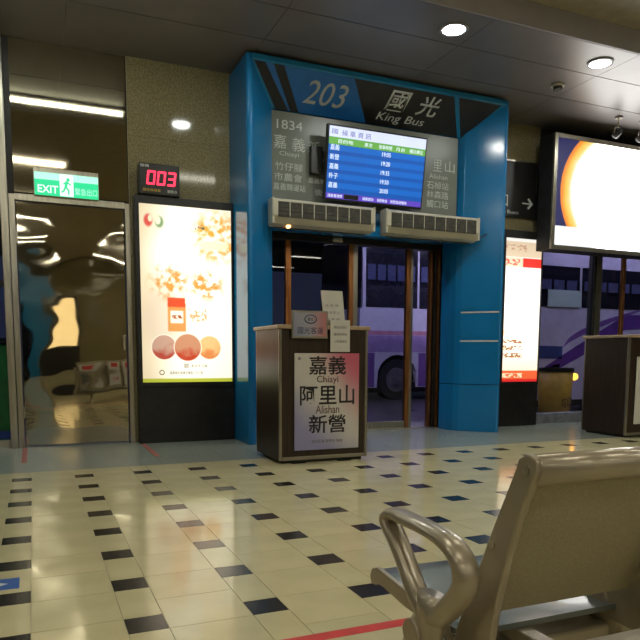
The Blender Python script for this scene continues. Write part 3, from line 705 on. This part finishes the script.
po = thing('route_poster', 'pale pink route poster with three place names on the near counter', 'poster', ((px0+px1)/2, yp, pz0))
box('sheet', px0, px1, yp-0.012, yp, pz0, pz1, poster_mat(), po, 0.002)
yq = yp-0.0125
for s_, h, z, wd, mt in (('嘉義', 0.165, 0.865, 0.36, 'ink'), ('Chiayi', 0.08, 0.735, 0.21, 'ink_brown'), ('阿里山', 0.175, 0.602, 0.53, 'ink'), ('Alishan', 0.075, 0.475, 0.23, 'ink_brown'), ('新營', 0.165, 0.345, 0.36, 'ink'), ('國光客運 嘉義站 敬啟', 0.03, 0.19, 0.30, 'ink_grey')):
    text('lettering', s_, h, (2.585, yq, z), EX, EZ, mt, po, width=wd, bold=0.012 if mt == 'ink' else 0.006, off=0.001, depth=0.001)
disc('emblem_dot', (2.315, 0.925), 0.014, 'y', yq-0.001, yq+0.001, 'ink_grey', po, 14)
# name plate on the counter top edge
def plate_mat():
    m, nt, b = new_mat('name_plate_print'); (x, y, z), vec = coords(nt)
    c = mixc(nt, (x*3.0+0.1).step(0.0, 0.6), (0.36, 0.36, 0.42), (0.50, 0.20, 0.20))
    c = mixc(nt, (x*-3.0-z*2.0+0.3).step(0.0, 0.8), c, (0.26, 0.27, 0.38))
    nt.links.new(c, b.inputs['Base Color']); b.inputs['Roughness'].default_value = 0.25; return m
yn = CY0-0.024
npl = thing('name_plate', 'small framed name plate hung on the counter top edge', 'name plate', (2.405, yn, 1.10))
box('frame', 2.237, 2.575, yn-0.012, yn, 1.10, 1.338, 'alu', npl, 0.004)
box('face', 2.252, 2.56, yn-0.014, yn-0.012, 1.115, 1.323, plate_mat(), npl)
box('hook', 2.30, 2.51, yn, -0.06, 1.216, 1.224, 'alu', npl)
def ell_ring(cx, cz, rx, rz):
    pts = [(cx+rx*math.cos(2*PI*i/28), yn-0.016, cz+rz*math.sin(2*PI*i/28)) for i in range(28)]
    return sweep('emblem_ring', pts, 0.004, 'ink_blue', npl, 6, True)
ell_ring(2.41, 1.265, 0.055, 0.036)
text('lettering', '國光', 0.03, (2.41, yn-0.014, 1.265), EX, EZ, 'ink_blue', npl, width=0.055, off=0.001, depth=0.001)
text('lettering', '國光客運', 0.058, (2.41, yn-0.014, 1.168), EX, EZ, 'ink_blue', npl, width=0.24, off=0.001, depth=0.001)
# standing notice and taped slip
pa = thing('standing_notice', 'white notice sheet standing on the near counter beside the name plate', 'notice', (2.65, -0.10, CZ))
slab_poly('sheet', [(2.570, -0.10, CZ+0.003), (2.775, -0.10, CZ+0.003), (2.755, -0.075, 1.525), (2.545, -0.075, 1.525)], 0.004, 'paper', pa)
slab_poly('holder', [(2.575, -0.108, CZ+0.001), (2.78, -0.108, CZ+0.001), (2.78, -0.104, CZ+0.05), (2.575, -0.104, CZ+0.05)], 0.004, 'alu', pa)
nU = Vector((-0.022, 0.025, 0.322)).normalized()
for k in range(4):
    text('lettering', ('往 嘉 義', '往 阿 里 山', '往 新 營', '請 排 隊')[k], 0.024, Vector((2.657-0.0045*k, -0.094+0.0055*k, 1.27+0.062*k)), EX, nU, 'ink_grey', pa, width=0.13, off=0.003, depth=0.001)
sl_ = thing('taped_slip', 'white paper slip taped to the counter front below the standing notice', 'notice', (2.70, CY0-0.022, 0.985))
box('sheet', 2.605, 2.795, CY0-0.027, CY0-0.0215, 0.985, 1.265, 'paper', sl_)
for k, s_ in enumerate(('請先至售票口', '購票再排隊', '上車謝謝您')):
    text('lettering', s_, 0.024, (2.70, CY0-0.0275, 1.20-k*0.062), EX, EZ, 'ink_grey', sl_, width=0.13, off=0.001, depth=0.001)
p2 = thing('route_poster', 'white poster on the counter at the right edge, mostly out of frame', 'poster', (7.0, 0.16, 0.16))
box('sheet', 6.66, 7.34, 0.142, 0.154, 0.16, 0.95, 'paper', p2)
text('lettering', '台南', 0.16, (7.0, 0.141, 0.78), EX, EZ, 'ink', p2, width=0.36, off=0.001)
tag(box('card_holder', 7.02, 7.16, 0.30, 0.36, 1.207, 1.37, 'paper', None, 0.004), 'pale card box on the right counter top', 'holder')

# ------------------------------------------------------------------ marks on the floor
tag(box('floor_tape', -0.6, 2.6, -3.59, -3.535, 0.0, 0.001, 'red'), 'bright red tape line across the tiles beside the seat', 'floor tape')
tag(box('floor_tape', 0.052, 0.10, 0.77, 1.80, 0.0, 0.001, 'red_worn'), 'worn red tape on the grey border at the left door jamb', 'floor tape')
tag(box('floor_tape', 1.205, 1.255, 0.72, 1.68, 0.0, 0.001, 'red_worn'), 'worn red tape on the grey border beside the noodle light box', 'floor tape')
fs = thing('floor_sticker', 'blue floor sticker with a white arrow at the left edge', 'sticker', (-0.03, -2.58, 0))
box('sheet', -0.17, 0.095, -2.65, -2.505, 0.0, 0.001, 'blue_tape', fs)
prism('arrow_mark', [(-0.02, -2.625), (0.05, -2.577), (-0.02, -2.53), (-0.02, -2.553), (0.012, -2.577), (-0.02, -2.602)], 'z', 0.001, 0.0016, 'letter', fs)
prism('arrow_mark', [(-0.13, -2.587), (0.0, -2.587), (0.0, -2.567), (-0.13, -2.567)], 'z', 0.001, 0.0016, 'letter', fs)

# ------------------------------------------------------------------ ceiling fittings
def downlight(x, y, label):
    t = thing('downlight', label, 'ceiling light', (x, y, ZC), 'recessed downlights in the low ceiling')
    ring('rim', (x, y), 0.105, 0.135, 'z', ZC-0.012, ZC, 'fascia', t)
    disc('lamp', (x, y), 0.105, 'z', ZC-0.006, ZC-0.001, 'lamp_down', t, 28)
for x, l in ((2.115, 'recessed ceiling downlight at the top edge above the number 203'), (3.93, 'recessed round ceiling downlight above the monitor'), (5.746, 'recessed round ceiling downlight nearest the advert screen'), (7.56, 'recessed ceiling downlight beyond the right edge'), (9.375, 'recessed ceiling downlight far beyond the right edge')):
    downlight(x, 0.016, l)
sd = thing('smoke_detector', 'small round smoke detector on the ceiling near the advert screen', 'smoke detector', (5.756, 0.64, ZC))
disc('base', (5.756, 0.64), 0.075, 'z', ZC-0.02, ZC, 'ivory', sd, 24)
disc('sensor_head', (5.756, 0.64), 0.05, 'z', ZC-0.055, ZC-0.02, 'grille', sd, 24)
def spot_head(x, y, label, mt):
    t = thing('spotlight', label, 'spotlight', (x, y, ZC), 'spotlights over the advert screen')
    disc('canopy', (x, y), 0.05, 'z', ZC-0.02, ZC, mt, t, 18)
    sweep('stem', [(x, y, ZC-0.02), (x, y, ZC-0.13)], 0.009, mt, t, 8)
    sweep('yoke', [(x-0.06, y, ZC-0.19), (x-0.06, y, ZC-0.14), (x-0.03, y, ZC-0.125), (x+0.03, y, ZC-0.125), (x+0.06, y, ZC-0.14), (x+0.06, y, ZC-0.19)], 0.006, mt, t, 6)
    sweep('lamp_head', [(x, y-0.05, ZC-0.17), (x, y-0.03, ZC-0.175), (x, y+0.04, ZC-0.20), (x, y+0.06, ZC-0.21)], 0.05, 'black', t, 16, rads=[(0.025, 0.025), (0.042, 0.042), (0.052, 0.052), (0.052, 0.052)])
spot_head(7.20, 1.12, 'small black spotlight on the ceiling above the advert screen', 'steel')
spot_head(7.62, 1.12, 'small spotlight at the right edge of the ceiling', 'fascia')
# hall lights on the upper ceiling
ZU = ZC+0.215
fl = thing('fluorescent_strip', 'long white fluorescent strip light mirrored in the steel wall', 'ceiling light', (-0.9, 0.24, ZC))
box('tray', -2.9, 1.36, 0.17, 0.31, ZC-0.03, ZC-0.001, 'fascia', fl)
sweep('tube', [(-2.85, 0.24, ZC-0.05), (1.33, 0.24, ZC-0.05)], 0.025, 'lamp_strip', fl, 12)
k = 0
names = ['nearest', 'second', 'third', 'fourth', 'fifth']
for j, y in enumerate((-3.3, -5.9, -8.6, -11.4, -14.2)):
    for i, x in enumerate((-2.6, 0.2, 3.0, 5.8, 8.6)):
        t = thing('ceiling_panel_light', 'fluorescent panel light of the upper hall ceiling, outside the frame', 'ceiling light', (x, y, ZU), 'hall ceiling panel lights')
        box('tray', x-0.65, x+0.65, y-0.18, y+0.18, ZU-0.05, ZU, 'fascia', t)
        box('diffuser', x-0.61, x+0.61, y-0.14, y+0.14, ZU-0.058, ZU-0.05, 'lamp_fluo', t)

# ------------------------------------------------------------------ tandem seats in the foreground
def bench(x0, nseat, pitch, label):
    t = thing('waiting_bench', label, 'bench', (x0+nseat*pitch/2, -4.5, 0))
    wd = pitch-0.035
    # shell line in the Y-Z plane, front lip to rolled top
    seat_line = [(-4.112, 0.375), (-4.102, 0.398), (-4.11, 0.415), (-4.135, 0.424), (-4.19, 0.423), (-4.27, 0.412), (-4.36, 0.402), (-4.45, 0.398), (-4.50, 0.404)]
    back_line = [(-4.515, 0.455), (-4.545, 0.52), (-4.582, 0.60), (-4.622, 0.69), (-4.648, 0.75), (-4.66, 0.775)]
    def sheet(name, line, xa, xb, th, mat):
        pts = [Vector(p) for p in line]; off = []
        for i, p in enumerate(pts):
            d = (pts[min(i+1, len(pts)-1)]-pts[max(i-1, 0)]).normalized(); off.append(p+Vector((d.y, -d.x))*-th)
        bm = bmesh.new(); R = []
        for x in (xa, xb): R.append([bm.verts.new((x, p.x, p.y)) for p in pts]+[bm.verts.new((x, p.x, p.y)) for p in off[::-1]])
        n = len(R[0])
        for i in range(n): bm.faces.new((R[0][i], R[0][(i+1) % n], R[1][(i+1) % n], R[1][i]))
        m_ = len(pts)
        for Rr in R:
            for i in range(m_-1): bm.faces.new((Rr[i], Rr[i+1], Rr[n-2-i], Rr[n-1-i]))
        o = from_bm(name, bm, mat, t, True)
        md = o.modifiers.new('edge', 'EDGE_SPLIT'); md.split_angle = math.radians(50); return o
    for s in range(nseat):
        a = x0+s*pitch+0.03; b = a+wd-0.02
        sheet('seat_pan', seat_line, a, b, 0.012, 'seat')
        # side cheeks of the pan
        for xx in (a-0.008, b-0.006): prism('pan_edge', [(-4.108, 0.378), (-4.099, 0.40), (-4.11, 0.420), (-4.135, 0.430), (-4.27, 0.418), (-4.45, 0.404), (-4.46, 0.37), (-4.27, 0.378), (-4.15, 0.392)], 'x', xx, xx+0.014, 'chair', t, 0.003)
        sheet('backrest', back_line, a, b, 0.014, 'chair_back')
        # rolled head of the backrest
        sweep('back_roll', [(a-0.004, -4.688, 0.768), (b+0.004, -4.688, 0.768)], 0.0285, 'chair', t, 16)
        for xx in (a-0.016, b):
            prism('back_bracket', [(-4.655, 0.765), (-4.662, 0.785), (-4.684, 0.797), (-4.706, 0.788), (-4.710, 0.768), (-4.678, 0.70), (-4.642, 0.60), (-4.615, 0.50), (-4.60, 0.42), (-4.56, 0.36), (-4.48, 0.36), (-4.495, 0.42), (-4.535, 0.505), (-4.60, 0.65)], 'x', xx, xx+0.016, 'chair', t, 0.004)
            disc('bolt', (-4.600, 0.615), 0.008, 'x', xx-0.003, xx+0.019, 'steel', t, 10)
            disc('bolt', (-4.684, 0.768), 0.009, 'x', xx-0.003, xx+0.019, 'steel', t, 10)
        # printed cover on the front of the backrest
        slab_poly('back_cover', [(a+0.03, -4.522, 0.50), (a+0.03, -4.625, 0.735), (b-0.03, -4.625, 0.735), (b-0.03, -4.522, 0.50)], 0.004, 'paper', t)
        slab_poly('cover_print', [(a+0.09, -4.540, 0.555), (a+0.09, -4.604, 0.70), (b-0.09, -4.604, 0.70), (b-0.09, -4.540, 0.555)], 0.004, 'red', t)
    # loop armrests
    def arm(xa):
        ax = xa; dz, dy = -0.022, -0.016
        loop = [(-4.470, 0.462), (-4.430, 0.478), (-4.392, 0.515), (-4.360, 0.552), (-4.325, 0.586), (-4.300, 0.606), (-4.288, 0.620), (-4.292, 0.633), (-4.315, 0.641),
                (-4.37, 0.640), (-4.43, 0.640), (-4.49, 0.637), (-4.535, 0.628), (-4.567, 0.608), (-4.580, 0.580), (-4.572, 0.552), (-4.545, 0.520), (-4.512, 0.485)]
        rad = [(0.025, 0.022)]*2+[(0.024, 0.016)]*3+[(0.026, 0.014)]*4+[(0.027, 0.014)]*3+[(0.027, 0.018)]*2+[(0.027, 0.022)]*4
        # smooth the outline
        def sm(q):
            o = []
            for i in range(len(q)):
                a_, b_ = Vector(q[i]), Vector(q[(i+1) % len(q)]); o += [a_.lerp(b_, 0.25), a_.lerp(b_, 0.75)]
            return o
        L = [Vector((p.x+dy, p.y+dz)) for p in sm(loop)]; R2 = sm([r for r in rad])
        sweep('armrest', [(ax, p.x, p.y) for p in L], 0.02, 'chair', t, 14, True, [tuple(r) for r in R2], (1, 0, 0))
        stem = [(-4.487, 0.485, 0.040), (-4.483, 0.455, 0.042), (-4.470, 0.42, 0.045), (-4.455, 0.38, 0.055), (-4.440, 0.33, 0.065)]
        sweep('arm_stem', [(ax, p[0], p[1]) for p in stem], 0.03, 'chair', t, 14, False, [(0.026, p[2]) for p in stem], (1, 0, 0))
    for s in range(nseat+1): disc('bolt_cover', (-4.452, 0.40), 0.03, 'x', (x0-0.038 if s == 0 else x0+s*pitch)-0.032, (x0-0.038 if s == 0 else x0+s*pitch)-0.02, 'chair', t, 20, None, 0.003)
    for s in range(nseat+1): arm(x0+s*pitch-0.038 if s == 0 else x0+s*pitch)
    xe = x0+nseat*pitch
    box('cross_beam', x0-0.05, xe+0.05, -4.48, -4.40, 0.29, 0.35, 'chair', t, 0.008)
    box('rear_rail', x0+0.05, xe, -4.69, -4.655, 0.385, 0.427, 'beam', t, 0.008)
    for s in (0, nseat):
        xx = x0+0.18 if s == 0 else xe-0.18
        box('leg', xx-0.025, xx+0.025, -4.47, -4.41, 0.03, 0.29, 'chair', t, 0.006)
        sweep('foot_bar', [(xx, -4.12, 0.022), (xx, -4.25, 0.035), (xx, -4.44, 0.045), (xx, -4.62, 0.035), (xx, -4.76, 0.022)], 0.022, 'chair', t, 10)
        box('rail_arm', xx-0.02, xx+0.02, -4.66, -4.40, 0.36, 0.39, 'chair', t, 0.004)
    return t
bench(0.937, 4, 0.465, 'champagne metal tandem waiting seats with loop armrests in the foreground')

# ------------------------------------------------------------------ opposite side of the hall (seen in the steel)
fp = thing('far_gateway', 'blue gateway across the hall, seen only mirrored in the steel door', 'gateway', (-0.6, -16.2, 0))
box('left_leg', -2.6, -2.1, -16.298, -15.7, 0, 3.9, 'blue', fp); box('right_leg', 0.1, 0.6, -16.298, -15.7, 0, 3.9, 'blue', fp)
box('head', -2.1, 0.1, -16.298, -15.7, 2.7, 3.9, 'blue', fp); box('doors', -2.1, 0.1, -16.298, -16.2, 0, 2.7, 'bus_glass', fp)
fb = thing('far_light_box', 'bright poster box across the hall, seen only mirrored in the steel door', 'light box', (1.2, -16.2, 0))
box('casing', 0.70, 1.75, -16.298, -16.15, 0, 2.7, 'black', fb)
box('lit_poster', 0.80, 1.62, -16.15, -16.13, 1.1, 2.5, em('far_poster_glow', (1.0, 0.74, 0.36), 1.7), fb)

# ------------------------------------------------------------------ bus bay outside
struct(box('ground_bus_bay', -30, 45, 2.06, 45, -0.30, -0.12, 'asphalt'), 'dark wet asphalt of the bus bay')
struct(box('kerb_bus_bay', -10, 30, 1.985, 2.75, -0.12, -0.02, 'kerb'), 'concrete kerb outside the doors')
struct(box('canopy_bus_bay', -12, 32, 2.32, 26, 5.0, 5.3, 'concrete'), 'dark canopy over the bus bay')
for i, (x, y) in enumerate(((2.5, 4.6), (6.0, 4.6), (8.4, 2.45), (10.4, 2.45), (12.4, 2.45), (6.0, 6.6), (9.5, 6.6), (13, 6.6), (-2, 4))):  # unseen tubes, added to brighten the coaches and the green bin
    t = thing('added_bay_tube', 'violet white tube light added under the canopy to light the bus bay', 'ceiling light', (x, y, 5.0), 'added bus bay tube lights')
    box('tray', x-0.62, x+0.62, y-0.07, y+0.07, 4.93, 5.0, 'fascia', t)
    sweep('tube', [(x-0.58, y, 4.90), (x+0.58, y, 4.90)], 0.03, 'lamp_out', t, 10)
def coach(x0, x1, yf, wheels, zw0, zw1, label, swoosh):
    zg = -0.12; dep = 2.4; zt = zw1+0.42
    t = thing('coach_bus', label, 'bus', ((x0+x1)/2, yf+dep/2, zg))
    # lower shell with wheel arches cut out
    out = [(x0+0.06, 0.18)]
    for wx in wheels:
        for k in range(11):
            a = PI-PI*k/10; out.append((wx+0.55*math.cos(a), 0.40+0.56*math.sin(a) if 0 < k < 10 else 0.18))
    out += [(x1, 0.18), (x1, zw0-0.02), (x0+0.02, zw0-0.02), (x0, 1.0)]
    prism('lower_body', out, 'y', yf, yf+dep, 'bus_white', t)
    prism('upper_body', [(yf+0.02, zw0-0.02), (yf+0.04, zw1), (yf+0.10, zt-0.12), (yf+0.25, zt), (yf+dep-0.25, zt), (yf+dep-0.10, zt-0.12), (yf+dep-0.02, zw0-0.02)], 'x', x0+0.10, x1, 'bus_white', t)
    box('skirt', x0+0.3, x1-0.1, yf+0.08, yf+dep-0.08, 0.06, 0.30, 'black', t)
    n = max(3, int((x1-x0)/1.45)); step = (x1-x0-0.3)/n
    for i in range(n):
        a = x0+0.15+i*step
        p = slab_poly('window', [(a+0.03, yf+0.010, zw0), (a+step-0.03, yf+0.010, zw0), (a+step-0.03, yf+0.028, zw1), (a+0.03, yf+0.028, zw1)], 0.02, 'bus_glass', t)
        for kk in range(5):
            xa = a+0.06+kk*(step-0.12)/5
            box('curtain_fold', xa, xa+(step-0.12)/5*0.8, yf+0.0, yf+0.009, zw0+(zw1-zw0)*0.42, zw0+(zw1-zw0)*0.66, 'curtain', p)
    for wx in wheels:
        w_ = disc('wheel', (wx, 0.36), 0.48, 'y', yf+0.04, yf+0.34, 'rubber', t, 32)
        disc('hub', (wx, 0.36), 0.29, 'y', yf+0.02, yf+0.10, 'hub', w_, 24)
        disc('hub_cap', (wx, 0.36), 0.11, 'y', yf-0.02, yf+0.02, 'hub', w_, 16)
    slab_poly('windscreen', [(x0+0.012, yf+dep-0.03, 1.55), (x0+0.012, yf+0.03, 1.55), (x0+0.095, yf+0.08, zw1+0.2), (x0+0.095, yf+dep-0.08, zw1+0.2)], 0.03, 'bus_glass', t)
    for nm, pts, mt in swoosh:
        prism(nm, pts, 'y', yf-0.004, yf, mt, t)
    return t
def band(f0, f1, xa, xb, n=14):
    lo = [(xa+(xb-xa)*i/n, f0((i/n))) for i in range(n+1)]; hi = [(xa+(xb-xa)*i/n, f1((i/n))) for i in range(n+1)]
    return lo+hi[::-1]
bus1 = coach(7.15, 17.5, 8.4, (8.18, 14.5), 2.06, 3.55, 'white and violet coach standing beyond the boarding doors', [
    ('livery_stripe', [(7.2, 1.42), (17.4, 1.42), (17.4, 1.52), (7.2, 1.52)], 'bus_pink'),
    ('livery_panel', band(lambda s: 1.02, lambda s: 1.41, 7.2, 17.4), 'bus_lilac'),
    ('livery_panel', [(8.76, 0.20), (13.86, 0.20), (13.86, 1.0), (8.76, 1.0)], 'bus_violet'),
    ('livery_panel', [(7.22, 0.20), (7.56, 0.20), (7.56, 1.0), (7.22, 1.0)], 'bus_violet')])
bus2 = coach(7.45, 18.5, 3.6, (14.6,), 1.80, 2.50, 'white coach with purple swooshes parked behind the shopfront glazing', [
    ('livery_swoosh', band(lambda s: 0.48+0.95*s**1.15, lambda s: 0.55+1.15*s**0.95, 8.0, 10.2), 'bus_purple'),
    ('livery_swoosh', band(lambda s: 1.43+0.22*s, lambda s: 1.70+0.08*s, 10.201, 13.5), 'bus_purple'),
    ('livery_swoosh', band(lambda s: 1.10+0.72*s**0.8, lambda s: 1.10+0.74*s**0.55, 8.75, 10.7), 'bus_violet'),
    ('livery_panel', band(lambda s: 0.92-0.02*s, lambda s: 1.14-0.02*s, 7.5, 8.75), 'bus_blue'),
    ('livery_swoosh', band(lambda s: 0.34+0.22*s, lambda s: 0.52+0.3*s, 7.6, 8.7), 'bus_purple')])
tag(box('window_notice', 8.37, 9.12, 3.585, 3.597, 1.80, 2.09, 'mint', None), 'pale mint sheet in the window of the coach behind the glazing', 'notice')
# litter bucket and warning lamp by the kerb
bk = thing('yellow_bucket', 'round yellow bucket with dark lettering outside the glazing', 'bucket', (8.02, 2.95, -0.12))
sweep('shell', [(8.02, 2.95, -0.12), (8.02, 2.95, 0.3), (8.02, 2.95, 0.72)], 0.28, 'yellow', bk, 28, rads=[(0.24, 0.24), (0.26, 0.26), (0.28, 0.28)])
ring('rim', (8.02, 2.95), 0.25, 0.29, 'z', 0.70, 0.76, 'black', bk)
disc('lid', (8.02, 2.95), 0.252, 'z', 0.715, 0.735, 'black', bk, 28)
text('lettering', '垃圾', 0.17, (7.97, 2.64, 0.22), EX, EZ, 'ink', bk, width=0.2, off=0.02)
wlp = thing('warning_lamp', 'amber warning lamp on a black post beside the yellow bucket', 'lamp', (8.44, 3.0, -0.12))
sweep('post', [(8.40, 3.0, -0.10), (8.40, 3.0, 0.66)], 0.025, 'black', wlp, 10)
disc('foot', (8.40, 3.0), 0.07, 'z', -0.12, -0.08, 'black', wlp, 20)
bm = bmesh.new(); bmesh.ops.create_uvsphere(bm, u_segments=14, v_segments=8, radius=0.06); bmesh.ops.translate(bm, verts=bm.verts, vec=(8.455, 2.98, 0.61)); from_bm('lens', bm, 'amber', wlp, True)
# things outside the left glazing
gm = thing('green_recycling_bin', 'green recycling bin outside the glazing at the left edge', 'bin', (-0.45, 2.9, -0.02))
box('body', -0.75, 0.02, 2.32, 2.70, 0.12, 1.05, 'green', gm, 0.03)
box('base', -0.77, 0.04, 2.30, 2.72, -0.02, 0.12, 'blue_tape', gm, 0.01)
box('lid', -0.77, 0.04, 2.30, 2.72, 1.05, 1.12, 'black', gm, 0.02)
